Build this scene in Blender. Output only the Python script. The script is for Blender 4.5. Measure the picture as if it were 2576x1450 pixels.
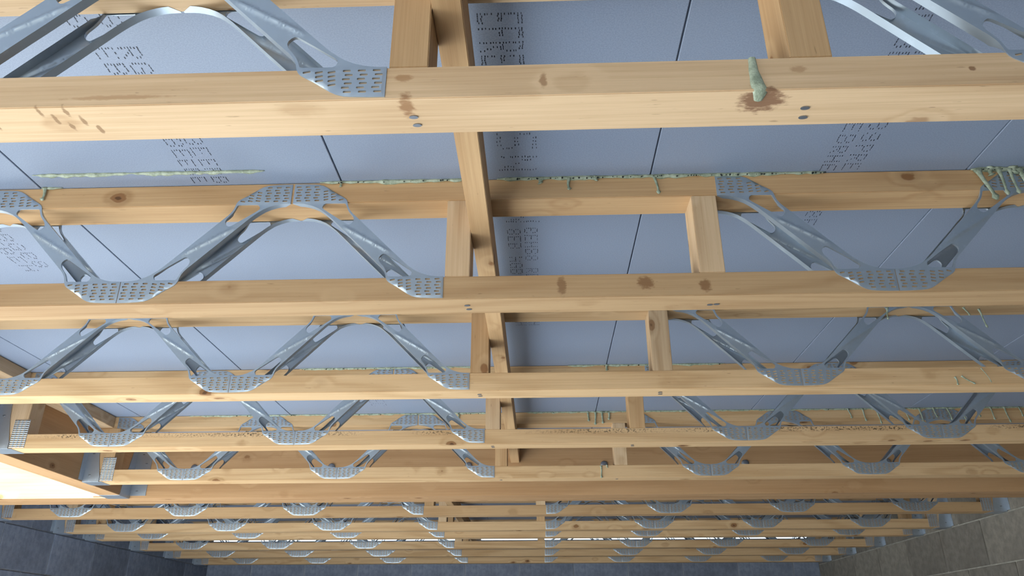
import bpy, bmesh, math, random
from mathutils import Vector, Matrix, noise
from mathutils.geometry import delaunay_2d_cdt
random.seed(7)
S = bpy.context.scene
for o in list(bpy.data.objects):
    bpy.data.objects.remove(o)

# ------------------------------------------------------------------ camera
ZC = 1.65                                   # eye height above the slab
RIGHT = Vector((0.9994, 0.0349, -0.0018)); FWD = Vector((-0.0317, 0.9072, 0.4193))
cd = bpy.data.cameras.new('camera'); cam = bpy.data.objects.new('camera', cd)
S.collection.objects.link(cam)
_u = RIGHT.cross(FWD).normalized(); _r = FWD.cross(_u).normalized()
cam.matrix_world = Matrix(((_r.x, _u.x, -FWD.x, 0), (_r.y, _u.y, -FWD.y, 0), (_r.z, _u.z, -FWD.z, ZC), (0, 0, 0, 1)))
cd.sensor_width = 36; cd.lens = 27.034; cd.clip_start = 0.02
S.camera = cam
# ------------------------------------------------------------------ sky, sun, exposure
wd = bpy.data.worlds.new('sky'); S.world = wd; wd.use_nodes = True
bg = wd.node_tree.nodes['Background']
bg.inputs[0].default_value = (0.66, 0.83, 1.0, 1); bg.inputs[1].default_value = 1.7
sd = bpy.data.lights.new('sun', 'SUN'); sun = bpy.data.objects.new('sun', sd); S.collection.objects.link(sun)
sd.energy = 22.0; sd.angle = 0.02; sd.color = (0.88, 0.96, 1.0)
sun.rotation_euler = Vector((0.36, 0.40, -1.0)).to_track_quat('-Z', 'Y').to_euler()
sun.location = (-3, -2, 6)
S.view_settings.view_transform = 'Standard'; S.view_settings.look = 'None'
S.view_settings.gamma = 1.0; S.view_settings.use_curve_mapping = False
S.view_settings.exposure = 0.72
S.cycles.max_bounces = 10; S.cycles.diffuse_bounces = 6; S.cycles.glossy_bounces = 3
S.cycles.use_denoising = True

# ------------------------------------------------------------------ dimensions (metres)
H = ZC + 0.5788          # underside of the joists
D = 0.2603               # joist depth
C = 0.047                # chord height
W = 0.0685               # chord width
T = H + D                # underside of the deck
YJ = [0.7192, 1.2983, 1.8675, 2.4389, 3.0062, 3.3846, 3.9404, 4.5067, 4.8454, 5.4243, 5.9455, 6.4698]
HP = 0.3085              # half pitch of the webs
XWL, XWR, YWF = -2.80, 2.275, 6.75
col = S.collection

# ------------------------------------------------------------------ helpers
def link(name, me, mat=None, parent=None, loc=(0, 0, 0), rot=None):
    o = bpy.data.objects.new(name, me); col.objects.link(o)
    if mat is not None and me is not None and not me.materials:
        me.materials.append(mat)
    o.parent = parent; o.location = loc
    if rot: o.rotation_euler = rot
    return o
def tag(o, label, cat, group=None):
    o['label'] = label; o['category'] = cat
    if group: o['group'] = group
    return o
def thing(name, label, cat, loc, group=None):
    o = link(name, None, loc=loc); o.empty_display_size = 0.05
    return tag(o, label, cat, group)
def tome(bm, name, smooth=False):
    me = bpy.data.meshes.new(name); bm.normal_update(); bm.to_mesh(me); bm.free()
    if smooth:
        me.polygons.foreach_set('use_smooth', [True] * len(me.polygons))
    return me
def box_bm(bm, a, b):
    vs = [bm.verts.new((x, y, z)) for x in (a[0], b[0]) for y in (a[1], b[1]) for z in (a[2], b[2])]
    for f in ((0, 1, 3, 2), (4, 6, 7, 5), (0, 4, 5, 1), (2, 3, 7, 6), (0, 2, 6, 4), (1, 5, 7, 3)):
        bm.faces.new([vs[i] for i in f])
    return vs
_boxes = {}
def box_me(l, w, h, bev=0.0012):
    k = (round(l, 4), round(w, 4), round(h, 4), bev)
    if k not in _boxes:
        bm = bmesh.new(); box_bm(bm, (-l/2, -w/2, -h/2), (l/2, w/2, h/2))
        if bev: bmesh.ops.bevel(bm, geom=bm.edges[:], offset=bev, segments=2, affect='EDGES')
        bmesh.ops.recalc_face_normals(bm, faces=bm.faces)
        _boxes[k] = tome(bm, 'board_%d' % len(_boxes))
    return _boxes[k]
def timber(name, a, b, mat, parent=None, origin=(0, 0, 0), axis='X', bev=0.0012):
    """a timber between world corners a, b; its grain runs along local X"""
    s = [b[i] - a[i] for i in range(3)]; c = Vector([(a[i] + b[i]) / 2 - origin[i] for i in range(3)])
    if axis == 'X': me, rot = box_me(s[0], s[1], s[2], bev), None
    elif axis == 'Y': me, rot = box_me(s[1], s[0], s[2], bev), (0, 0, math.pi/2)
    else: me, rot = box_me(s[2], s[1], s[0], bev), (0, -math.pi/2, 0)
    me = me.copy() if me.materials and me.materials[0] != mat else me
    if me.materials and me.materials[0] != mat: me.materials.clear()
    return link(name, me, mat, parent, c, rot)

# ------------------------------------------------------------------ materials
class NT:
    def __init__(s, name):
        s.m = bpy.data.materials.new(name); s.m.use_nodes = True
        s.t = s.m.node_tree; s.b = s.t.nodes['Principled BSDF']
    def n(s, typ, **kw):
        nd = s.t.nodes.new(typ)
        for k, v in kw.items():
            if k in ('op',): nd.operation = v
            elif hasattr(nd, k) and not isinstance(v, (tuple,)) and k not in ('Scale',): setattr(nd, k, v)
            else: nd.inputs[k].default_value = v
        return nd
    def l(s, a, b): s.t.links.new(a, b)
    def math(s, op, a, b=None, clamp=False):
        nd = s.t.nodes.new('ShaderNodeMath'); nd.operation = op; nd.use_clamp = clamp
        for i, v in enumerate((a, b)):
            if v is None: continue
            if isinstance(v, (int, float)): nd.inputs[i].default_value = v
            else: s.l(v, nd.inputs[i])
        return nd.outputs[0]
    def vmath(s, op, a, b):
        nd = s.t.nodes.new('ShaderNodeVectorMath'); nd.operation = op
        for i, v in enumerate((a, b)):
            if isinstance(v, tuple): nd.inputs[i].default_value = v
            else: s.l(v, nd.inputs[i])
        return nd.outputs[0] if op not in ('LENGTH', 'DISTANCE') else nd.outputs[1]
    def noise(s, vec, scale, detail=3, rough=0.5, dist=0.0):
        nd = s.t.nodes.new('ShaderNodeTexNoise'); nd.inputs['Scale'].default_value = scale
        nd.inputs['Detail'].default_value = detail; nd.inputs['Roughness'].default_value = rough
        nd.inputs['Distortion'].default_value = dist
        s.l(vec, nd.inputs['Vector']); return nd.outputs['Fac']
    def ramp(s, fac, a, b, smooth=True):
        nd = s.t.nodes.new('ShaderNodeMapRange'); nd.interpolation_type = 'SMOOTHSTEP' if smooth else 'LINEAR'
        nd.inputs['From Min'].default_value = a; nd.inputs['From Max'].default_value = b
        s.l(fac, nd.inputs['Value']); return nd.outputs[0]
    def mix(s, fac, a, b, blend='MIX'):
        nd = s.t.nodes.new('ShaderNodeMix'); nd.data_type = 'RGBA'; nd.blend_type = blend
        for i, v in ((0, fac), (6, a), (7, b)):
            if isinstance(v, (int, float)): nd.inputs[i].default_value = v
            elif isinstance(v, tuple): nd.inputs[i].default_value = v + (1,) if len(v) == 3 else v
            else: s.l(v, nd.inputs[i])
        return nd.outputs[2]
    def bump(s, h, strength, dist=0.001):
        nd = s.t.nodes.new('ShaderNodeBump'); nd.inputs['Strength'].default_value = strength
        nd.inputs['Distance'].default_value = dist; s.l(h, nd.inputs['Height']); s.l(nd.outputs[0], s.b.inputs['Normal'])
    def obj(s):
        return s.t.nodes.new('ShaderNodeTexCoord').outputs['Object']
    def rnd(s):
        return s.t.nodes.new('ShaderNodeObjectInfo').outputs['Random']

def wood(name, light, dark, rings=10.0, spots=(), knots=1.0, wane=False, sat=1.0):
    """sawn softwood: growth rings, fine fibre, knots; grain along local X"""
    k = NT(name); o = k.obj(); rn = k.rnd()
    cx = k.t.nodes.new('ShaderNodeCombineXYZ')
    for i, f in enumerate((31.0, 17.0, 23.0)): k.l(k.math('MULTIPLY', rn, f), cx.inputs[i])
    v = k.vmath('ADD', o, cx.outputs[0])
    vo = k.t.nodes.new('ShaderNodeTexVoronoi'); vo.inputs['Scale'].default_value = 1
    wob = k.noise(k.vmath('MULTIPLY', v, (40.0, 60.0, 60.0)), 1.0, 2, 0.5)
    k.l(k.vmath('ADD', k.vmath('MULTIPLY', v, (6.5, 10.0, 10.0)), k.vmath('MULTIPLY', wob, (0.10, 0.10, 0.10))), vo.inputs['Vector'])
    dk = vo.outputs['Distance']
    sp_ = k.t.nodes.new('ShaderNodeSeparateColor'); k.l(vo.outputs['Color'], sp_.inputs[0])
    pick = k.ramp(sp_.outputs[0], 0.25, 0.45)
    near = k.ramp(dk, 0.34, 0.05)
    off = k.math('MULTIPLY', near, 0.10)
    low = k.noise(k.vmath('MULTIPLY', v, (0.55, 6.5, 6.5)), 1.0, 2, 0.45)
    ringv = k.math('ADD', k.math('MULTIPLY', low, rings), k.math('MULTIPLY', off, 9.0))
    ring = k.math('ADD', k.math('MULTIPLY', k.math('SINE', k.math('MULTIPLY', ringv, 6.283)), 0.5), 0.5)
    ring = k.math('POWER', ring, 2.2)
    fib = k.noise(k.vmath('MULTIPLY', v, (3.0, 190.0, 190.0)), 1.0, 3, 0.6)
    fib2 = k.noise(k.vmath('MULTIPLY', v, (14.0, 900.0, 900.0)), 1.0, 2, 0.6)
    patch = k.noise(k.vmath('MULTIPLY', v, (1.6, 9.0, 9.0)), 1.0, 3, 0.55)
    mixf = k.math('ADD', k.math('MULTIPLY', ring, 0.42), k.math('MULTIPLY', k.math('SUBTRACT', fib, 0.42), 1.25))
    mixf = k.math('ADD', mixf, k.math('MULTIPLY', k.math('SUBTRACT', patch, 0.5), 0.9), clamp=True)
    c = k.mix(mixf, light, dark)
    c = k.mix(k.math('MULTIPLY', k.math('SUBTRACT', fib2, 0.3, clamp=True), 0.35), c, tuple(x * 0.62 for x in dark))
    # flecks and pencil-thin checks
    fl = k.noise(k.vmath('MULTIPLY', v, (40.0, 260.0, 260.0)), 1.0, 2, 0.5)
    c = k.mix(k.math('MULTIPLY', k.ramp(fl, 0.70, 0.80), 0.45), c, tuple(x * 0.35 for x in dark))
    # knots
    kn = k.math('MULTIPLY', k.math('MULTIPLY', k.ramp(dk, 0.125, 0.095), pick), 0.8 * knots)
    c = k.mix(k.math('MULTIPLY', k.math('MULTIPLY', k.ramp(dk, 0.24, 0.10), pick), 0.28 * knots), c, tuple(x * 0.6 for x in dark))
    c = k.mix(kn, c, (0.20, 0.085, 0.03))
    c = k.mix(k.math('MULTIPLY', k.math('MULTIPLY', k.ramp(dk, 0.06, 0.035), pick), 0.8 * knots), c, (0.07, 0.032, 0.014))
    for (p, rad, colr, amt) in spots:
        q = k.vmath('MULTIPLY', k.vmath('SUBTRACT', o, p), tuple(1.0 / r for r in rad))
        ln = k.vmath('LENGTH', q, (0, 0, 0))
        nz = k.noise(k.vmath('MULTIPLY', o, (60.0, 130.0, 130.0)), 1.0, 4, 0.65)
        ff = k.ramp(k.math('ADD', ln, k.math('MULTIPLY', k.math('SUBTRACT', nz, 0.5), 1.6)), 1.05, 0.55)
        c = k.mix(k.math('MULTIPLY', ff, amt), c, colr)
    if wane:
        sx = k.t.nodes.new('ShaderNodeSeparateXYZ'); k.l(o, sx.inputs[0])
        band = k.math('MULTIPLY', k.ramp(sx.outputs[2], 0.004, 0.013), k.ramp(sx.outputs[2], 0.0235, 0.019))
        wn = k.noise(k.vmath('MULTIPLY', o, (150.0, 150.0, 190.0)), 1.0, 3, 0.7)
        wl = k.noise(k.vmath('MULTIPLY', o, (2.2, 2.2, 2.2)), 1.0, 1, 0.5)
        c = k.mix(k.math('MULTIPLY', k.math('MULTIPLY', band, k.ramp(wn, 0.50, 0.60)), k.math('MULTIPLY', k.ramp(wl, 0.40, 0.55), 0.9)), c, (0.06, 0.045, 0.03))
    hv = k.t.nodes.new('ShaderNodeHueSaturation'); hv.inputs['Saturation'].default_value = sat
    k.l(k.math('ADD', k.math('MULTIPLY', rn, 0.22), 0.88), hv.inputs['Value']); k.l(c, hv.inputs['Color'])
    k.l(hv.outputs[0], k.b.inputs['Base Color']); k.b.inputs['Roughness'].default_value = 0.72
    k.b.inputs['Specular IOR Level'].default_value = 0.25
    k.bump(k.math('ADD', fib, k.math('MULTIPLY', ring, -0.4)), 0.25, 0.0006)
    return k.m

LIGHT = (0.60, 0.43, 0.27); DARK = (0.40, 0.25, 0.13)
LIGHT3 = (0.60, 0.405, 0.225); DARK3 = (0.40, 0.235, 0.105)
M_WOOD = wood('pine_chord', LIGHT, DARK)
M_WOOD3 = wood('pine_far_chord', LIGHT3, DARK3)
M_WOOD2 = wood('pine_amber', (0.54, 0.35, 0.185), (0.37, 0.21, 0.095), rings=7)
M_BEAM = wood('laminated_trimmer', (0.49, 0.295, 0.15), (0.37, 0.20, 0.09), rings=5, knots=0.8)

def steel(name, base, rough=0.42, metal=0.75):
    k = NT(name); o = k.obj()
    n1 = k.noise(o, 60, 4, 0.6); n2 = k.noise(o, 9, 3, 0.5)
    c = k.mix(k.ramp(n2, 0.3, 0.7), tuple(x * 0.86 for x in base), base)
    c = k.mix(k.math('MULTIPLY', k.ramp(n1, 0.55, 0.75), 0.3), c, tuple(min(1, x * 1.25) for x in base))
    k.l(c, k.b.inputs['Base Color']); k.b.inputs['Metallic'].default_value = metal
    rr = k.math('ADD', k.math('MULTIPLY', n1, 0.18), rough - 0.09); k.l(rr, k.b.inputs['Roughness'])
    k.bump(n1, 0.06, 0.0004)
    return k.m
M_STEEL = steel('galvanised_web', (0.43, 0.50, 0.58), 0.38, 0.65)
M_HANG = steel('galvanised_hanger', (0.50, 0.56, 0.64), 0.38, 0.8)
M_NAIL = steel('nail_head', (0.30, 0.32, 0.36), 0.4)

k = NT('deck_film'); o_ = k.obj()
n1 = k.noise(o_, 420, 3, 0.7); n2 = k.noise(o_, 3.0, 3, 0.5); n3 = k.noise(k.vmath('MULTIPLY', o_, (3.0, 160.0, 160.0)), 1.0, 2, 0.5)
c = k.mix(k.ramp(n1, 0.35, 0.65), (0.20, 0.24, 0.325), (0.25, 0.295, 0.39))
c = k.mix(k.math('MULTIPLY', k.ramp(n2, 0.35, 0.7), 0.25), c, (0.215, 0.25, 0.325))
k.l(c, k.b.inputs['Base Color']); k.b.inputs['Roughness'].default_value = 0.5
k.bump(n1, 0.10, 0.0004); M_DECK = k.m
k = NT('print_ink'); k.b.inputs['Base Color'].default_value = (0.022, 0.026, 0.042, 1); k.b.inputs['Roughness'].default_value = 0.7; M_INK = k.m
k = NT('green_foam'); o_ = k.obj(); n1 = k.noise(o_, 90, 4, 0.6); n2 = k.noise(o_, 300, 3, 0.6)
c = k.mix(k.ramp(n1, 0.35, 0.65), (0.22, 0.26, 0.185), (0.38, 0.425, 0.325)); k.l(c, k.b.inputs['Base Color'])
k.b.inputs['Roughness'].default_value = 0.45; k.bump(n2, 0.5, 0.002); M_FOAM = k.m
k = NT('bubble_hole'); k.b.inputs['Base Color'].default_value = (0.015, 0.02, 0.018, 1); M_HOLE = k.m

def block_mat(name, a, b, streak):
    k = NT(name); o = k.obj(); rn = k.rnd()
    n1 = k.noise(o, 30, 5, 0.65); n2 = k.noise(k.vmath('MULTIPLY', o, (40.0, 40.0, 4.0)), 1.0, 3, 0.6); n3 = k.noise(o, 5, 2, 0.5)
    c = k.mix(k.ramp(n1, 0.3, 0.7), a, b)
    c = k.mix(k.math('MULTIPLY', k.ramp(n2, 0.52, 0.72), 0.35), c, streak)
    c = k.mix(k.math('MULTIPLY', k.ramp(n3, 0.4, 0.7), 0.4), c, tuple(x * 0.7 for x in a))
    hv = k.t.nodes.new('ShaderNodeHueSaturation'); k.l(k.math('ADD', k.math('MULTIPLY', rn, 0.3), 0.85), hv.inputs['Value'])
    k.l(c, hv.inputs['Color']); k.l(hv.outputs[0], k.b.inputs['Base Color'])
    k.b.inputs['Roughness'].default_value = 0.9; k.bump(n1, 0.5, 0.003)
    return k.m
M_BLK_R = block_mat('block_brown_grey', (0.17, 0.15, 0.125), (0.24, 0.215, 0.18), (0.33, 0.31, 0.28))
M_BLK_L = block_mat('block_slate_blue', (0.15, 0.17, 0.23), (0.22, 0.25, 0.32), (0.30, 0.33, 0.41))
M_MORT_R = block_mat('mortar_pale', (0.27, 0.255, 0.215), (0.37, 0.35, 0.30), (0.4, 0.4, 0.35))
M_MORT_L = block_mat('mortar_grey', (0.26, 0.28, 0.32), (0.36, 0.38, 0.42), (0.38, 0.39, 0.42))
M_SLAB = block_mat('floor_concrete', (0.40, 0.405, 0.41), (0.50, 0.505, 0.51), (0.5, 0.505, 0.51))
M_GROUND = block_mat('ground_gravel', (0.33, 0.30, 0.25), (0.45, 0.41, 0.35), (0.5, 0.46, 0.4))

# ------------------------------------------------------------------ the setting
def struct(name, me, mat, loc=(0, 0, 0)):
    o = link(name, me, mat, None, loc); o['kind'] = 'structure'; return o
def slab(name, a, b, mat):
    bm = bmesh.new(); box_bm(bm, a, b); bmesh.ops.recalc_face_normals(bm, faces=bm.faces)
    return struct(name, tome(bm, name), mat)
slab('ground', (-30, -30, -0.30), (30, 30, -0.12), M_GROUND)
slab('floor', (XWL - 0.12, -2.62, -0.12), (XWR + 0.12, YWF + 0.12, 0.0), M_SLAB)

def block_wall(name, axis, face, sgn, lo, hi, top, courses, mblk, mmort, phase, joint=H):
    """mortar backing plus separate concrete blocks standing 4 mm proud of it.
    axis: direction the wall runs; sgn: which way its face looks"""
    bl, bh, g = 0.443, 0.219, 0.006
    if axis == 'Y':
        a = (face - sgn * 0.004, lo, 0); b = (face - sgn * 0.10, hi, top)
        a, b = (min(a[0], b[0]), lo, 0), (max(a[0], b[0]), hi, top)
    else:
        a, b = (lo, face + 0.004, 0), (hi, face + 0.10, top)
    w = slab(name, a, b, mmort)
    # courses are counted from the bed joint at the joist undersides
    z1 = joint + math.floor((top - joint) / (bh + g) + 0.999) * (bh + g)
    n = 0
    for r in range(courses):
        z0 = z1 - bh - g
        zc0, zc1 = z0 + g / 2, min(z1 - g / 2, top)
        if zc1 - zc0 > 0.03:
            s = lo + 0.02 - ((phase + r * 0.5) % 1.0) * (bl + g)
            while s < hi:
                s0, s1 = max(s, lo), min(s + bl, hi)
                if s1 - s0 > 0.05:
                    L = s1 - s0; hh = zc1 - zc0
                    me = box_me(L, 0.05, hh, 0.003)
                    if me.materials and me.materials[0] != mblk:
                        me = me.copy(); me.materials.clear()
                    if axis == 'Y':
                        link('block', me, mblk, w, (face - sgn * 0.025, (s0 + s1) / 2, (zc0 + zc1) / 2), (0, 0, math.pi / 2))
                    else:
                        link('block', me, mblk, w, ((s0 + s1) / 2, face + 0.025, (zc0 + zc1) / 2))
                    n += 1
                s += bl + g
        z1 = z0
    return w
wl = block_wall('wall_left', 'Y', XWL, 1, 3.3, YWF + 0.05, T - 0.002, 6, M_BLK_L, M_MORT_L, 0.3)
wr = block_wall('wall_right', 'Y', XWR, -1, -2.5, YWF + 0.05, T - 0.002, 6, M_BLK_R, M_MORT_R, 0.1)
wf = block_wall('wall_far', 'X', YWF, -1, XWL, XWR, H + 0.207, 6, M_BLK_L, M_MORT_L, 0.7, joint=H - 0.16)

wl2 = slab('wall_left_near_added', (XWL - 0.10, -2.5, 0.0), (XWL, -0.9, T - 0.002), M_BLK_L)  # unseen wall, added to narrow the side opening that lets in skylight
slab('wall_near_added', (-0.5, -2.6, 0.0), (XWR + 0.1, -2.5, T - 0.002), M_BLK_R)  # unseen wall, added to cut the light reaching the joists from behind
slab('wall_lintel_added', (XWL - 0.1, -2.6, H - 0.05), (-0.5, -2.5, T - 0.002), M_BLK_R)  # unseen head over a made-up opening that lets light in from behind
# deck boards: 0.6155 m wide, tongue-and-groove, running across the joists
ceil = link('ceiling', None); ceil['kind'] = 'structure'
def deck_board(x0, x1, y0, y1):
    g, lip, th = 0.0014, 0.007, 0.022
    bm = bmesh.new()
    prof = [(x0 + g + 0.001, 0), (x0 + g, 0.001), (x0 + g, lip), (x0, lip), (x0, th), (x1 - 0.0002, th), (x1 - 0.0002, lip), (x1 - g, lip), (x1 - g, 0.001), (x1 - g - 0.001, 0)]
    A = [bm.verts.new((p[0] - x0, 0, p[1])) for p in prof]; B = [bm.verts.new((p[0] - x0, y1 - y0 - 0.001, p[1])) for p in prof]
    n = len(prof)
    for i in range(n): bm.faces.new((A[i], A[(i + 1) % n], B[(i + 1) % n], B[i]))
    bm.faces.new(A[::-1]); bm.faces.new(B)
    bmesh.ops.recalc_face_normals(bm, faces=bm.faces)
    return link('deck_board', tome(bm, 'deck_board'), M_DECK, ceil, (x0, y0, T + 0.0006))
boards = {}
BW = 0.6155; XH0, XH1 = -1.89, -1.80          # header
for i in range(-5, 4):
    xa = 0.229 + i * BW; xb = xa + BW
    cuts = [-2.6, -1.3, YJ[1] + 0.034, YJ[5] + 0.08, YJ[9] + 0.03, YWF + 0.1] if i % 2 else [-2.6, 0.3, YJ[3] + 0.034, YJ[6] + 0.034, YJ[10] + 0.03, YWF + 0.1]
    cuts = [y for y in cuts]
    for y0, y1 in zip(cuts, cuts[1:]):
        a, b = max(xa, XWL - 0.05), min(xb, XWR + 0.1)
        if a < XH0 + 0.01:
            if y1 < YJ[5] + 0.1:
                if b <= XH0 + 0.02: continue
                a = XH0
            elif y0 < YJ[5]:
                if b > XH0:
                    boards[(i, 'h')] = deck_board(XH0, b, y0, YJ[5])
                y0 = YJ[5]
        boards[(i, round(y0, 1))] = deck_board(a, b, y0, y1)

# ------------------------------------------------------------------ dot-matrix print on the boards
GL = {'E': '11111,10000,10000,11110,10000,10000,11111', 'F': '11111,10000,10000,11110,10000,10000,10000', 'B': '11110,10001,10001,11110,10001,10001,11110',
      'R': '11110,10001,10001,11110,10100,10010,10001', 'S': '01111,10000,10000,01110,00001,00001,11110', 'N': '10001,11001,11001,10101,10011,10011,10001',
      'U': '10001,10001,10001,10001,10001,10001,01110', 'H': '10001,10001,10001,11111,10001,10001,10001', '8': '01110,10001,10001,01110,10001,10001,01110',
      '6': '01110,10000,10000,11110,10001,10001,01110', 'G': '01110,10001,10000,10111,10001,10001,01111', 'P': '11110,10001,10001,11110,10000,10000,10000',
      'C': '01110,10001,10000,10000,10000,10001,01110', 'D': '11110,10001,10001,10001,10001,10001,11110', '5': '11111,10000,11110,00001,00001,10001,01110', ' ': '0,0,0,0,0,0,0'}
def print_text(board, lines):
    """lines: (text, x of the letter foot, y start, letter height in X, pitch in Y, strokes doubled)"""
    bm = bmesh.new(); ox, oy = board.location.x, board.location.y
    for text, xf, ys, ht, pitch, dbl in lines:
        dx = ht / 6.0; dy = pitch / 6.6
        for ci, ch in enumerate(text):
            rows = GL[ch].split(',')
            for ri, row in enumerate(rows):
                for cj, bit in enumerate(row):
                    if bit != '1': continue
                    for q in range(2 if dbl else 1):
                        if random.random() < 0.06: continue
                        x = xf + (6 - ri) * dx + q * dx * 0.5 - ox + random.uniform(-.1, .1) * dx; y = ys + ci * pitch + cj * dy - oy + random.uniform(-.12, .12) * dy
                        hx, hy = random.uniform(0.00055, 0.0010), min(dy * 0.45, random.uniform(0.0018, 0.0032))
                        bm.faces.new([bm.verts.new(p) for p in ((x - hx, y - hy, 0), (x - hx, y + hy, 0), (x + hx, y + hy, 0), (x + hx, y - hy, 0))])
    link('print', tome(bm, 'print'), M_INK, board, (0, 0, -0.00025))
def board_at(x, y):
    for b in boards.values():
        me = b.data; xs = [v.co.x for v in me.vertices]; ys = [v.co.y for v in me.vertices]
        if b.location.x <= x <= b.location.x + max(xs) and b.location.y <= y <= b.location.y + max(ys): return b
jobs = [
    [('EFRE', -0.080, 0.855, 0.060, 0.030, True), ('SN', -0.068, 1.150, 0.066, 0.072, True), ('EN', -0.064, 1.37, 0.066, 0.062, True)],
    [('8EB HGB', -0.0625, 1.505, 0.028, 0.034, False), ('BEHB8 RE', -0.024, 1.50, 0.028, 0.034, False), ('EBH', -0.060, 1.985, 0.028, 0.034, False), ('8EH', -0.022, 1.985, 0.028, 0.034, False)],
    [('66', -0.690, 0.80, 0.03, 0.036, False), ('B8', -0.64, 0.80, 0.03, 0.036, False), ('EBB', -0.683, 0.905, 0.030, 0.036, False), ('RGB', -0.643, 0.905, 0.030, 0.036, False),
     ('8BE', -0.679, 1.105, 0.030, 0.036, False), ('RBE', -0.641, 1.100, 0.030, 0.036, False), ('EBE', -0.682, 1.210, 0.027, 0.030, False), ('ERB', -0.641, 1.210, 0.029, 0.030, False)],
    [('RNE', 0.560, 0.81, 0.03, 0.036, False), ('8B', 0.560, 0.925, 0.03, 0.036, False), ('BR', 0.60, 0.925, 0.03, 0.036, False),
     ('8EB', 0.558, 1.105, 0.028, 0.036, False), ('RB8', 0.600, 1.100, 0.03, 0.036, False), ('RHE', 0.558, 1.212, 0.027, 0.030, False), ('PRE', 0.600, 1.210, 0.03, 0.030, False), ('8E', 0.585, 1.45, 0.03, 0.036, False)],
    [('8EBEH', -1.262, 1.46, 0.030, 0.045, False), ('RBGB8', -1.222, 1.44, 0.030, 0.045, False)],
    [('EC', -0.645, 2.81, 0.055, 0.05, False)],
]
for jb in jobs:
    b = board_at(jb[0][1] + 0.01, jb[0][2] + 0.02)
    if b: print_text(b, jb)

# ------------------------------------------------------------------ the pressed steel web
HALF = [(0.0004, .0030), (.0200, .0032), (.0412, .0042), (.0500, .0052), (.0584, .0078), (.0660, .0120), (.0757, .0186), (.0882, .0275), (.0975, .0332), (.1036, .0372), (.1072, .0410), (.1094, .0455),
        (.1113, .0534), (.1138, .0605), (.1172, .0661), (.1220, .0722), (.1277, .0778), (.1459, .0965), (.1600, .1110), (.1744, .1254), (.1880, .1395), (.2012, .1530), (.2120, .1640), (.2220, .1742), (.2300, .1822),
        (.2367, .1882), (.2450, .1950), (.2536, .2010), (.2650, .2064), (.2767, .2101), (.2850, .2118), (.2930, .2127), (.3060, .2130)]
PX, PZ = 0.3064, 0.2603
OUT = HALF + [(PX - x, PZ - z) for x, z in HALF]
NH = len(HALF)
HOLE = [(.0606, .0560), (.0612, .0595), (.0652, .0631), (.0900, .0806), (.1133, .0966), (.1175, .0972), (.1212, .0950), (.1245, .0910), (.1257, .0868), (.1245, .0820), (.1222, .0779),
        (.1175, .0722), (.1132, .0665), (.1105, .0610), (.1082, .0550), (.1065, .0505), (.1045, .0490), (.0850, .0486), (.0663, .0487), (.0625, .0510)]
HOLE2 = [(PX - x, PZ - z) for x, z in HOLE]
def slots():
    r = []
    for cx in (.0105, .0285, .0465):
        for q in range(6): r.append((cx + (0.0016 if q % 2 else -0.0012), .0104 + q * .0063, 0.0))
    for q in range(4): r.append((.0645 + q * .0006, .0212 + q * .0064, -0.16))
    for q in range(3): r.append((.0800 + q * .0008, .0278 + q * .0064, -0.18))
    r.append((.0965, .0412, -0.2))
    return r
SLOT = slots(); SLOT = SLOT + [(PX - x, PZ - z, a) for x, z, a in SLOT]
RIB = (Vector((.104, .100)), Vector((.2024, .1603)))
def inpoly(p, poly):
    x, y = p; c = False; n = len(poly); j = n - 1
    for i in range(n):
        xi, yi = poly[i]; xj, yj = poly[j]
        if (yi > y) != (yj > y) and x < (xj - xi) * (y - yi) / (yj - yi) + xi: c = not c
        j = i
    return c
def segdist(p, a, b):
    ab = b - a; t = max(0, min(1, (p - a).dot(ab) / ab.length_squared)); return (p - a - ab * t).length, t
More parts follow.
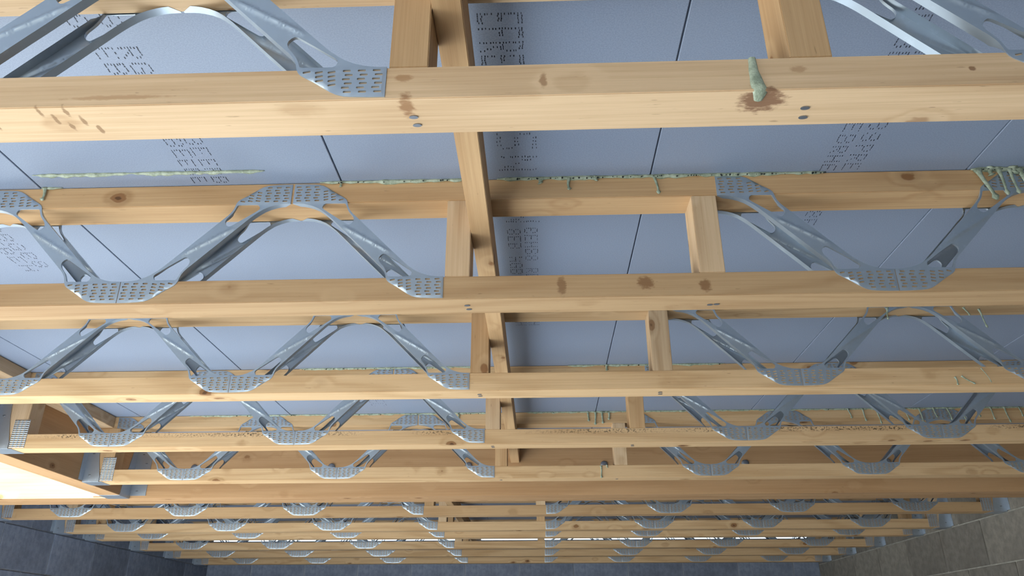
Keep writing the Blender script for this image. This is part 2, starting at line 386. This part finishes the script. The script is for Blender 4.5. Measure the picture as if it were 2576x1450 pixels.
def leg_data():
    """one web leg in the (x, z) plane; y<0 is outwards. Returns verts, faces"""
    pts, edges, loops = [], [], []
    def loop(ps, kind):
        s = len(pts); pts.extend(Vector(p) for p in ps); n = len(ps)
        edges.extend((s + i, s + (i + 1) % n) for i in range(n)); loops.append((s, n, kind))
    loop(OUT, 'out'); loop(HOLE, 'hole'); loop(HOLE2, 'hole')
    spoly = []
    for (x, z, a) in SLOT:
        l, h = 0.0047, 0.00150; ca, sa = math.cos(a), math.sin(a); ps = []
        for (u, w) in ((-l, -h * .5), (-l * .85, -h), (l * .85, -h), (l, -h * .5), (l, h * .5), (l * .85, h), (-l * .85, h), (-l, h * .5)):
            ps.append((x + u * ca - w * sa, z + u * sa + w * ca))
        spoly.append(ps); loop(ps, 'slot')
    # inner helper points for the relief
    allh = [HOLE, HOLE2]
    segs = []
    for s, n, kd in loops:
        if kd != 'slot': segs += [(pts[s + i], pts[s + (i + 1) % n]) for i in range(n)]
    extra = []
    step = 0.0052
    for iz in range(60):
        for ix in range(64):
            p = Vector((ix * step + (iz % 2) * step / 2, iz * step * 0.87))
            if not inpoly(p, OUT) or any(inpoly(p, h) for h in allh): continue
            if min(segdist(p, a, b)[0] for a, b in segs) < 0.0022: continue
            if any(abs(p.x - x) < 0.0065 and abs(p.y - z) < 0.003 for x, z, a in SLOT): continue
            if (p.y < 0.046 and p.x < .105) or (p.y > PZ - 0.046 and p.x > PX - .105): continue
            extra.append(p)
    a, b = RIB; nrm = Vector((-(b - a).y, (b - a).x)).normalized()
    for t in range(22):
        c = a.lerp(b, t / 21)
        for off in (-0.0042, -0.0021, 0, 0.0021, 0.0042):
            p = c + nrm * off
            if inpoly(p, OUT) and not any(inpoly(p, h) for h in allh) and min(segdist(p, q, r)[0] for q, r in segs) > 0.0018:
                extra = [e for e in extra if (e - p).length > 0.0013]; extra.append(p)
    vs = pts + extra
    ov, oe, of, iv, ie, if_ = delaunay_2d_cdt(vs, edges, [], 0, 1e-7)
    idx = {}
    for i, org in enumerate(iv):
        for k_ in org: idx[k_] = i
    faces = []
    for f in of:
        c = sum((ov[i] for i in f), Vector((0, 0))) / len(f)
        if not inpoly(c, OUT) or any(inpoly(c, h) for h in allh): continue
        if any(abs(c.x - s_[0]) < .006 and abs(c.y - s_[1]) < .004 and inpoly(c, sp) for s_, sp in zip(SLOT, spoly)): continue
        faces.append(tuple(f))
    co = []
    slotv = set()
    for s, n, kd in loops:
        if kd == 'slot': slotv.update(idx[s + i] for i in range(n))
    mid = Vector((PX / 2, PZ / 2))
    for i, p in enumerate(ov):
        dr, t = segdist(p, a, b)
        y = -0.0012
        y -= 0.0020 * max(0, 1 - (dr / 0.0038) ** 2) * min(1, t * 7, (1 - t) * 7) ** .5
        y -= 0.0010 if i in slotv else 0
        # the strip is dished between its two flanges
        zz = p.y
        if 0.06 < zz < PZ - 0.06:
            e = min(segdist(p, q, r)[0] for q, r in segs[:2 * NH])
            y -= 0.0003 * min(1, e / 0.012) * min(1, (zz - 0.06) / .02, (PZ - 0.06 - zz) / .02)
        co.append((p.x, y, p.y))
    for s, n, kd in loops:
        prev = None
        ring = [idx[s + i] for i in range(n)]
        def lev(i):
            x, z = co[ring[i]][0], co[ring[i]][2]
            if kd == 'slot': return 0.0021
            if kd == 'hole':
                return 0.0045 if 0.0500 < z < PZ - 0.0500 else 0.0012
            # flange on the lower edge of the leg and (by symmetry) on its upper edge
            k_ = i % NH
            zz = z if i < NH else PZ - z
            if k_ == NH - 1: return 0.0025
            if k_ >= 12: return 0.0125 if k_ > 13 else 0.0125 * (k_ - 11) / 3
            return 0.0012
        d = [lev(i) for i in range(n)]
        r1 = []
        for i in range(n):
            x, y, z = co[ring[i]]
            co.append((x, y + min(d[i], 0.0011) * 0.9, z)); r1.append(len(co) - 1)
        r2 = []
        cen = None
        for i in range(n):
            x, y, z = co[ring[i]]
            co.append((x, y + d[i], z)); r2.append(len(co) - 1)
        for i in range(n):
            j = (i + 1) % n
            faces.append((ring[i], r1[i], r1[j], ring[j]))
            faces.append((r1[i], r2[i], r2[j], r1[j]))
    return co, faces
LEG = leg_data()
def web_mesh(name, legs, rear):
    """legs: list of (mirror, dx)"""
    bm = bmesh.new()
    for mir, dx in legs:
        vs = []
        for x, y, z in LEG[0]:
            xx = (-x - 0.0003 if mir else x + 0.0003) + dx
            vs.append(bm.verts.new((xx, -y if rear else y, z)))
        for f in LEG[1]:
            try: bm.faces.new([vs[i] for i in f])
            except ValueError: pass
    bmesh.ops.recalc_face_normals(bm, faces=bm.faces)
    for e in bm.edges:
        if len(e.link_faces) == 2 and e.calc_face_angle(0) > 1.1: e.smooth = False
    me = tome(bm, name, True); me.materials.append(M_STEEL); return me
WEB = {(k_, r): web_mesh('web', lg, r) for r in (0, 1) for k_, lg in
       {'V': [(False, 0), (True, 0)], 'R': [(False, 0)], 'L': [(True, 0)]}.items()}
# 'R': leg rises to the right from its foot, 'L': rises to the left

def plate_mesh(w, h, nx, nz):
    """punched nail plate with tooth slots"""
    bm = bmesh.new(); rx = w / nx; rz = h / nz; t = 0.0012
    for i in range(nx):
        for j in range(nz):
            x0, z0 = i * rx, j * rz; a = (x0 + rx * .15, z0 + rz * .22, x0 + rx * .85, z0 + rz * .72)
            o = [(x0, z0), (x0 + rx, z0), (x0 + rx, z0 + rz), (x0, z0 + rz)]; n = [(a[0], a[1]), (a[2], a[1]), (a[2], a[3]), (a[0], a[3])]
            O = [bm.verts.new((p[0], -t, p[1])) for p in o]; N = [bm.verts.new((p[0], -t - 0.0007, p[1])) for p in n]; B = [bm.verts.new((p[0], 0, p[1])) for p in n]
            for q in range(4):
                bm.faces.new((O[q], O[(q + 1) % 4], N[(q + 1) % 4], N[q])); bm.faces.new((N[q], N[(q + 1) % 4], B[(q + 1) % 4], B[q]))
    bmesh.ops.remove_doubles(bm, verts=bm.verts, dist=1e-5)
    bmesh.ops.recalc_face_normals(bm, faces=bm.faces)
    me = tome(bm, 'nail_plate'); me.materials.append(M_STEEL); return me
PLATE = plate_mesh(0.052, 0.092, 4, 14)
def nail_me():
    bm = bmesh.new(); bmesh.ops.create_cone(bm, cap_ends=True, segments=12, radius1=0.0042, radius2=0.0036, depth=0.0016)
    for v in bm.verts: v.co.x *= 1.35; v.co.y *= 0.75
    me = tome(bm, 'nail'); me.materials.append(M_NAIL); return me
NAIL = nail_me()

# ------------------------------------------------------------------ joists
def chord_mat(j, which):
    base = [M_WOOD, M_WOOD2]
    if j == 0 and which == 'b':
        cx = (-1.795 + 2.268) / 2
        def P(x, y, z): return (x - cx, y - (YJ[0] + W / 2), z - (H + C / 2))
        sp = [(P(.268, .738, H), (.030, .024, .012), (0.13, 0.05, 0.025), 0.8), (P(-.150, .735, H + .004), (.012, .022, .010), (0.22, 0.10, 0.04), 0.75),
              (P(-.152, .72, H + .030), (.012, .01, .007), (0.27, 0.13, 0.05), 0.6), (P(.012, .72, H + .022), (.006, .01, .012), (0.2, 0.09, 0.035), 0.65),
              (P(.508, .72, H + .024), (.005, .01, .004), (0.16, 0.07, 0.03), 0.8), (P(.60, .72, H + .010), (.010, .02, .006), (0.2, 0.09, 0.03), 0.6),
              (P(-0.592, 0.727, H), (.0035, .010, .01), (0.20, 0.11, 0.05), 0.75), (P(-0.580, 0.742, H), (.0035, .010, .01), (0.20, 0.11, 0.05), 0.75), (P(-0.568, 0.757, H), (.0035, .010, .01), (0.20, 0.11, 0.05), 0.75), (P(-0.560, 0.729, H), (.0035, .010, .01), (0.20, 0.11, 0.05), 0.75), (P(-0.548, 0.746, H), (.0035, .010, .01), (0.20, 0.11, 0.05), 0.75), (P(-0.536, 0.764, H), (.0035, .010, .01), (0.20, 0.11, 0.05), 0.75), (P(-0.660, 0.752, H), (.0035, .010, .01), (0.20, 0.11, 0.05), 0.75), 
              (P(-.78, .72, H + .018), (.012, .01, .009), (0.24, 0.11, 0.045), 0.6), (P(-.50, .72, H + .012), (.07, .01, .004), (0.3, 0.15, 0.06), 0.4), (P(.31, .72, H + .030), (.012, .01, .006), (0.27, 0.14, 0.06), 0.5)]
        return wood('pine_first_chord', (0.61, 0.43, 0.265), DARK, rings=6, spots=sp, knots=0.6)
    if j == 1 and which == 'b':
        cx = (-1.795 + 2.268) / 2
        def P(x, z): return (x - cx, -W / 2, z - C / 2)
        sp = [(P(-.815, .030), (.006, .012, .005), (0.12, 0.05, 0.02), 0.85), (P(.048, .025), (.010, .02, .024), (0.22, 0.11, 0.05), 0.7), (P(.203, .028), (.016, .02, .016), (0.2, 0.09, 0.035), 0.75), (P(.312, .022), (.012, .02, .016), (0.2, 0.09, 0.035), 0.75)]
        return wood('pine_second_chord', (0.53, 0.35, 0.19), (0.38, 0.22, 0.105), rings=9, spots=sp, knots=0.7)
    if j == 3 and which == 'b':
        return wood('pine_waney_chord', LIGHT3, DARK3, rings=8, wane=True)
    if j == 6: return M_WOOD2
    if j == 1: return M_WOOD2
    return M_WOOD3 if j >= 2 else M_WOOD
def make_joist(j, label, x0, x1, webs, uprights, plates, nails=()):
    y = YJ[j]; org = (0.0, y, H)
    t = thing('metal_web_joist', label, 'joist', org, 'metal web floor joists')
    timber('bottom_chord', (x0, y, H), (x1, y + W, H + C), chord_mat(j, 'b'), t, org)
    timber('top_chord', (x0, y, T - C), (x1, y + W, T), chord_mat(j, 't'), t, org)
    for (xa, xb) in uprights:
        timber('upright', (xa, y, H + C), (xb, y + W, T - C), M_WOOD2 if (j + int(xa * 10)) % 2 else M_WOOD, t, org, 'Z')
    for kd, xw in webs:
        for r in (0, 1):
            link('web', WEB[(kd, r)], None, t, (xw, W if r else 0, 0))
    for xp in plates:
        link('nail_plate', PLATE, None, t, (xp, 0, 0.003))
    for (xn, yn) in nails:
        link('nail', NAIL, None, t, (xn, yn, -0.0005))
    return t
LW = [('R', 0), ]
webs1 = [('L', -0.1735), ('V', -0.7905), ('V', -1.3990), ('V', 0.661), ('V', 1.271), ('V', 1.881)]
up1 = [(-0.172, -0.125), (0.292, 0.342), (-1.795, -1.690), (2.19, 2.268)]
names = ['nearest metal web joist, its bottom chord crossing the top of the picture', 'second metal web joist from the camera, with its whole chase opening in view',
         'third metal web joist from the camera, behind the chase opening of the second', 'fourth metal web joist, with dark wane along its bottom chord',
         'fifth metal web joist, last one before the solid double beam']
NL = {0: [(-0.145, 0.034), (-0.143, 0.050), (0.323, 0.034), (0.326, 0.052)], 1: [(-0.131, 0.028), (-0.129, 0.046), (0.326, 0.042), (0.338, 0.040)],
      2: [(-0.15, .03), (-0.149, .045), (.31, .03), (.312, .045)], 3: [(-0.15, .03), (-0.149, .045), (.30, .03), (.302, .045)], 4: [(-0.15, .03), (.30, .03)]}
for j in range(5):
    ups = list(up1)
    if j == 0: ups[1] = (0.303, 0.3525)
    if j == 1: ups[1] = (0.304, 0.352)
    wb = list(webs1)
    make_joist(j, names[j], -1.795, 2.268, wb, ups, [-1.7325, 2.157], NL[j])
webs2 = [('L', -0.582), ('V', -1.186), ('V', -1.792), ('V', -2.383), ('R', 0.030), ('V', 0.6405), ('V', 1.245), ('V', 1.842)]
up2 = [(-0.579, -0.532), (-0.020, 0.027), (-2.795, -2.69), (2.175, 2.268)]
far = {6: 'first metal web joist beyond the solid double beam, with a dark amber bottom chord', 7: 'second metal web joist beyond the solid double beam', 8: 'third metal web joist beyond the double beam, close behind the second',
       9: 'fourth metal web joist beyond the double beam, bright sky slot above its chord', 10: 'second to last metal web joist before the far blue wall', 11: 'farthest metal web joist, right in front of the far blue wall'}
for j in range(6, 12):
    make_joist(j, far[j], -2.795, 2.268, webs2, up2, [-2.7335, 2.157])

# ------------------------------------------------------------------ solid beams, bracing
y5 = YJ[5]
t = thing('trimmer_beam', 'solid double timber beam spanning the full width behind the fifth joist', 'beam', (0, y5, H))
for a, b in ((y5, y5 + 0.0765), (y5 + 0.078, y5 + 0.155)):
    timber('ply', (XWL + 0.004, a, H), (XWR - 0.004, b, T), M_BEAM, t, (0, y5, H))
t2 = thing('header_beam', 'timber header at left edge carrying the joist hangers beside the bright opening', 'beam', (-1.845, 1.0, H))
timber('ply', (XH0, -2.49, H), (XH1, y5 - 0.001, T), M_BEAM, t2, (-1.845, 1.0, H), 'Y')
timber('batten', (XH1, -2.49, T - 0.045), (XH1 + 0.002, YJ[0] - 0.002, T), M_WOOD, t2, (-1.845, 1.0, H), 'Y')
for q in range(5):      # ledger battens under the deck edge, cut between the joists
    ya = YJ[q] + W + 0.001; yb = YJ[q + 1] - 0.001
    timber('batten', (XH1 + 0.0005, ya, T - 0.045), (XH1 + 0.08, yb, T - 0.0005), M_WOOD, t2, (-1.845, 1.0, H), 'Y')
o = timber('strongback_brace', (-0.1245, -0.5, H + 0.139), (-0.0865, y5 - 0.001, H + 0.211), M_WOOD2, None, axis='Y')
tag(o, 'long timber brace running away through the joists beside the left uprights', 'brace')

o = timber('strongback_brace', (-0.5315, y5 + 0.156, H + 0.139), (-0.4935, YWF - 0.06, H + 0.211), M_WOOD2, None, axis='Y')
tag(o, 'timber brace running through the joists beyond the double beam', 'brace')

# round bolt heads on the beam
def bolt_mesh():
    bm = bmesh.new()
    prof = [(0.0, -0.0085), (0.008, -0.008), (0.0135, -0.0055), (0.0158, -0.0025), (0.0165, 0.0)]
    n = 20; rings = []
    for r_, y in prof[1:]:
        rings.append([bm.verts.new((r_ * math.cos(2 * math.pi * i / n), y, r_ * math.sin(2 * math.pi * i / n))) for i in range(n)])
    c = bm.verts.new((0, prof[0][1], 0))
    for i in range(n):
        bm.faces.new((c, rings[0][(i + 1) % n], rings[0][i]))
        for a, b in zip(rings, rings[1:]): bm.faces.new((a[i], a[(i + 1) % n], b[(i + 1) % n], b[i]))
    bmesh.ops.recalc_face_normals(bm, faces=bm.faces)
    me = tome(bm, 'bolt_head', True); me.materials.append(M_NAIL); return me
BOLT = bolt_mesh()
for x in (-1.532, -0.917, -0.31, 0.283, 0.894, 1.50):
    link('bolt_head', BOLT, None, t, (x, 0, 0.128))

# ------------------------------------------------------------------ joist hangers
def sheet(bm, pts, y0, y1):
    """extruded (x, z) outline between two y values"""
    A = [bm.verts.new((x, y0, z)) for x, z in pts]; B = [bm.verts.new((x, y1, z)) for x, z in pts]; n = len(pts)
    bm.faces.new(A[::-1]); bm.faces.new(B)
    for i in range(n): bm.faces.new((A[i], A[(i + 1) % n], B[(i + 1) % n], B[i]))
def hanger_meshes(height, reach):
    out = {}
    cur = [(0.0, 0.0), (reach, 0.0), (reach, 0.02)] + [(reach - 0.024 * math.sin(q / 8 * math.pi / 2), 0.02 + (height - 0.05) * q / 8) for q in range(1, 9)] + [(reach - 0.03, height), (0.0, height)]
    bm = bmesh.new(); sheet(bm, cur, -0.0015, 0.0); bmesh.ops.recalc_face_normals(bm, faces=bm.faces); out['side'] = tome(bm, 'side_plate')
    bm = bmesh.new(); box_bm(bm, (0, -0.0015, -0.0016), (reach + 0.012, W + 0.0015, -0.0001)); bmesh.ops.recalc_face_normals(bm, faces=bm.faces); out['seat'] = tome(bm, 'seat')
    bm = bmesh.new(); box_bm(bm, (0, -0.032, 0.005), (0.0016, -0.0016, height)); bmesh.ops.recalc_face_normals(bm, faces=bm.faces); out['flange'] = tome(bm, 'flange')
    for m in out.values(): m.materials.append(M_HANG)
    return out
HG = hanger_meshes(0.200, 0.066)
HGW = hanger_meshes(0.225, 0.064)
def hanger(x, j, sgn, label, group, hg):
    t = thing('joist_hanger', label, 'hanger', (x, YJ[j], H), group)
    s = (1, 1, 1) if sgn > 0 else (-1, 1, 1)
    for nm, m, loc in (('side_plate', hg['side'], (0, -0.0016, 0)), ('side_plate', hg['side'], (0, W + 0.0031, 0)), ('seat', hg['seat'], (0, 0, 0)), ('flange', hg['flange'], (0, -0.0002, 0))):
        o = link(nm, m, None, t, loc); o.scale = s
    o = link('flange', hg['flange'], None, t, (0, W + 0.0338, 0)); o.scale = s
    for zz in (0.025, 0.11, 0.17):
        o = link('nail', NAIL, None, t, (sgn * 0.025, -0.0038, zz), (math.pi / 2, 0, 0))
    return t
ordn = ['first', 'second', 'third', 'fourth', 'fifth']
for j in range(5):
    hanger(XH1 + 0.0005, j, 1, 'galvanised hanger at left end of the %s joist, fixed to the header' % ordn[j], 'hangers on the header', HG)
    hanger(XWR - 0.0005, j, -1, 'galvanised hanger at right end of the %s joist on the brown wall' % ordn[j], 'hangers on the right wall', HGW)
ordf = {6: 'first', 7: 'second', 8: 'third', 9: 'fourth', 10: 'fifth', 11: 'sixth'}
for j in range(6, 12):
    hanger(XWL + 0.0005, j, 1, 'galvanised hanger on blue left wall, %s joist beyond the double beam' % ordf[j], 'hangers on the left wall', HGW)
    hanger(XWR - 0.0005, j, -1, 'galvanised hanger on brown right wall, %s joist beyond the double beam' % ordf[j], 'hangers on the right wall', HGW)
# the big hanger that carries the header on the double beam
t3 = thing('beam_hanger', 'wide galvanised hanger carrying the header on the double beam', 'hanger', (-1.845, y5, H))
def part_box(name, a, b, parent, org, mat=M_HANG):
    bm = bmesh.new(); box_bm(bm, [a[i] - org[i] for i in range(3)], [b[i] - org[i] for i in range(3)]); bmesh.ops.recalc_face_normals(bm, faces=bm.faces)
    return link(name, tome(bm, name), mat, parent)
og = (-1.845, y5, H)
part_box('seat', (XH0 - .002, y5 - .085, H - .0022), (XH1 + .002, y5 - .0005, H - .0002), t3, og)
prof = [(-0.085, 0.0), (-0.0005, 0.0), (-0.0005, 0.225), (-0.03, 0.225), (-0.055, 0.12), (-0.08, 0.04)]
for xx in (XH1 + 0.0004, XH0 - 0.0024):
    bm = bmesh.new()
    A = [bm.verts.new((xx - og[0], p[0], p[1])) for p in prof]; B = [bm.verts.new((xx + 0.002 - og[0], p[0], p[1])) for p in prof]
    bm.faces.new(A); bm.faces.new(B[::-1])
    for i in range(len(prof)): bm.faces.new((A[i], A[(i + 1) % len(prof)], B[(i + 1) % len(prof)], B[i]))
    bmesh.ops.recalc_face_normals(bm, faces=bm.faces)
    link('side_plate', tome(bm, 'side_plate'), M_HANG, t3)
part_box('flange', (XH1 + .0025, y5 - .0024, H + .01), (XH1 + .072, y5 - .0004, H + .225), t3, og)
part_box('flange', (XH0 - .072, y5 - .0024, H + .01), (XH0 - .0025, y5 - .0004, H + .225), t3, og)
for q in range(5):
    link('nail', NAIL, None, t3, (XH1 + 0.03 + 0.02 * (q % 2) - og[0], -0.003, 0.03 + q * 0.04), (math.pi / 2, 0, 0))

# ------------------------------------------------------------------ expanding green foam
def tube(bm, pts, rads, flat=1.0, n=9, seed=0.0, rough=0.25):
    rings = []
    for i, (p, r_) in enumerate(zip(pts, rads)):
        p = Vector(p); d = (Vector(pts[min(i + 1, len(pts) - 1)]) - Vector(pts[max(i - 1, 0)])).normalized()
        a = d.orthogonal().normalized() if abs(d.y) > 0.9 else Vector((0, 1, 0)).cross(d).normalized()
        b = d.cross(a).normalized(); ring = []
        for q in range(n):
            an = 2 * math.pi * q / n
            dirv = a * math.cos(an) + b * math.sin(an) * flat
            rr = r_ * (1 + rough * noise.noise(p * 70 + dirv * 1.3 + Vector((seed, seed, seed))))
            ring.append(bm.verts.new(p + dirv * rr))
        rings.append(ring)
    for A, B in zip(rings, rings[1:]):
        for q in range(n): bm.faces.new((A[q], A[(q + 1) % n], B[(q + 1) % n], B[q]))
    bm.faces.new(rings[0][::-1]); bm.faces.new(rings[-1])
def bead(bm, x0, x1, y, z, r0, seed, gaps=0.25):
    n = max(4, int((x1 - x0) / 0.006)); pts, rads = [], []
    for i in range(n + 1):
        x = x0 + (x1 - x0) * i / n
        k_ = noise.noise(Vector((x * 17, seed, 0))) * 0.6 + noise.noise(Vector((x * 55, seed, 3))) * 0.4
        e = min(1, i / 4 + .15, (n - i) / 4 + .15)
        pts.append((x, y + 0.0015 * k_, z - 0.001 * k_)); rads.append(max(0.0008, r0 * (0.75 + 1.1 * k_) * e))
    tube(bm, pts, rads, 0.8, 9, seed, 0.5)
def drip(bm, x, y, z0, z1, r0, seed, lean=0.0, floor_z=None):
    n = 10; pts, rads = [], []
    for i in range(n + 1):
        f = i / n; z = z0 + (z1 - z0) * f
        pts.append((x + lean * f + 0.0012 * math.sin(seed + f * 5), y - 0.001, z))
        rads.append(r0 * (0.75 - 0.35 * f + (0.75 * max(0, 1 - abs(f - 0.92) / 0.12)) + 0.5 * max(0, 0.15 - f) / 0.15) * (0.55 if i == n else 1))
    tube(bm, pts, rads, 0.55, 8, seed, 0.15)
def smear_piece(bm):
    """thin skin of foam running down the chord face and just over its lower arris"""
    y0 = YJ[0]; rows = []
    prof = [(H + C - .0005, .0045, 0), (H + C * .8, .0050, 0), (H + C * .6, .0058, 0), (H + C * .4, .0070, .001), (H + C * .2, .0082, .002), (H + .0035, .0088, .003), (H - .0012, .0080, .004), (H - .0016, .0050, .005)]
    for i, (z, hw, dx) in enumerate(prof):
        row = []
        for q in range(9):
            f = q / 8 * 2 - 1; w = hw * (1 + .15 * noise.noise(Vector((i * 1.7, f, 3))))
            th = (0.0032 if i < 6 else 0.0022) * math.sqrt(max(0, 1 - f * f)) * (1 + .3 * noise.noise(Vector((i, q * .7, 9))))
            y = y0 - th - .0002 if i < 6 else y0 + (.004 if i == 6 else .016)
            row.append(bm.verts.new((0.258 + dx + f * w, y, z - (0 if i < 6 else th))))
        rows.append(row)
    for a, b in zip(rows, rows[1:]):
        for q in range(8): bm.faces.new((a[q], a[q + 1], b[q + 1], b[q]))
def foam(label, beads, drips, holes=0, seed=1.0, smear=False):
    org = Vector((0.258, YJ[0], H)) if smear else Vector(((beads or drips)[0][0], (beads or drips)[0][1 if drips and not beads else 2], T))
    t = thing('foam_bead', label, 'foam', org, 'green adhesive foam')
    def piece(nm, fn):
        bm = bmesh.new(); fn(bm)
        for v in bm.verts: v.co -= org
        bmesh.ops.recalc_face_normals(bm, faces=bm.faces)
        link(nm, tome(bm, nm, True), M_FOAM, t)
    if smear: piece('smear', smear_piece)
    for i, b in enumerate(beads): piece('bead', lambda bm: bead(bm, *b, seed + i))
    for i, dr in enumerate(drips): piece('drip', lambda bm: drip(bm, *dr[:5], seed + 2.7 * i, *(dr[5:])))
    if holes:
        rnd = random.Random(int(seed * 10)); bm = bmesh.new()
        for q in range(holes):
            b = beads[q % len(beads)]; x = rnd.uniform(b[0], b[1]); s = rnd.uniform(0.0008, 0.0022)
            bmesh.ops.create_icosphere(bm, subdivisions=1, radius=s, matrix=Matrix.Translation((x - org.x, b[2] - 0.004 - org.y, b[3] - 0.0035 + rnd.uniform(-.001, .001) - org.z)))
        link('bubbles', tome(bm, 'bubbles'), M_HOLE, t)['kind'] = 'stuff'
    return t
def yb(j): return YJ[j] - 0.0028
z_ = T - 0.001
foam('green foam along the top of the second joist, left of the brace', [(-0.43, -0.128, yb(1), z_, 0.0052)], [(-0.386, yb(1), T, T - .012, .0035)], 14, 1.3)
foam('long green foam bead along the second joist, right of the brace, with two drips', [(-0.075, 0.57, yb(1), z_, 0.0054)],
     [(0.067, yb(1), T - .003, T - .030, .0045), (0.236, yb(1), T - .001, T - .043, .0042, .006), (0.012, yb(1), T - .003, T - .014, .006), (0.12, yb(1), T, T - .010, .005)], 70, 2.1)
foam('big green foam spill with finger-like drips over the right web of the second joist', [(0.85, 1.05, yb(1), z_, 0.0065)],
     [(0.861, yb(1) - .002, T - .004, T - .072, .0075, .020), (0.900, yb(1) - .002, T - .004, T - .062, .0055, .006), (0.922, yb(1) - .002, T - .004, T - .060, .0050, .004), (0.940, yb(1) - .002, T - .004, T - .074, .0070, .012), (0.885, yb(1) - .002, T, T - .018, .008), (0.93, yb(1) - .002, T, T - .014, .009)], 18, 3.7)
foam('thin green foam smear on the deck left of the second joist', [(-0.99, -0.527, 1.250, T - 0.0002, 0.0062)], [], 0, 4.1)
foam('small green foam blob at the deck seam, far left of the second joist', [(-1.0, -0.955, yb(1), z_, 0.005)], [(-0.99, yb(1), T, T - .030, .005)], 0, 5.2)
foam('green foam strip running down the front of the nearest joist', [], [], 0, 6.0, smear=True)
foam('green foam along the top of the fourth joist, left half', [(-0.80, -0.19, yb(3), z_, 0.0060)], [], 22, 7.1)
foam('green foam along the top of the fourth joist, right of the brace', [(0.10, 0.62, yb(3), z_, 0.0050)], [(0.229, yb(3), T, T - .02, .006)], 10, 8.1)
foam('green foam along the top of the fifth joist, left of the brace', [(-1.42, -0.18, yb(4), z_, 0.0055)], [(-0.79, yb(4), T, T - .035, .0065), (-0.32, yb(4), T, T - .03, .006), (-0.386, yb(4), T, T - .02, .006)], 26, 9.1)
foam('green foam with three drips on the fifth joist beside its right upright', [(-0.05, 0.95, yb(4), z_, 0.0055)], [(0.198, yb(4), T, T - .04, .006), (0.226, yb(4), T, T - .055, .006), (0.254, yb(4), T, T - .05, .006), (0.28, yb(4), T, T - .035, .006)], 20, 10.1)
foam('green foam fringe of many drips on the fifth joist near the right edge', [(0.95, 2.1, yb(4), z_, 0.0050)],
     [(1.22 + 0.055 * q, yb(4) - .002, T, T - .040 - .012 * ((q * 7) % 3), .0045, .01) for q in range(15)], 24, 11.1)
foam('three thin green foam drips on the bottom chord of the third joist at right', [], [(1.035, yb(2), H + .020, H - .001, .0032, .004), (1.05, yb(2), H + .022, H + .001, .0028, .03), (1.105, yb(2), H + .042, H + .004, .0016, .016)], 0, 12.1)
foam('single green foam drip on the bottom chord of the fifth joist', [], [(0.238, yb(4), H + .044, H - .003, .0042, .002), (0.262, yb(4), H + .046, H + .036, .0040)], 0, 13.1)
foam('thin green foam drips over the third joist webs at right', [], [(0.905, yb(2) - .003, T - .052, T - .086, .0032, -.003), (1.10, yb(2) - .003, T - .055, T - .078, .0035, .01), (1.135, yb(2) - .003, T - .06, T - .112, .0034, .012)], 0, 14.1)
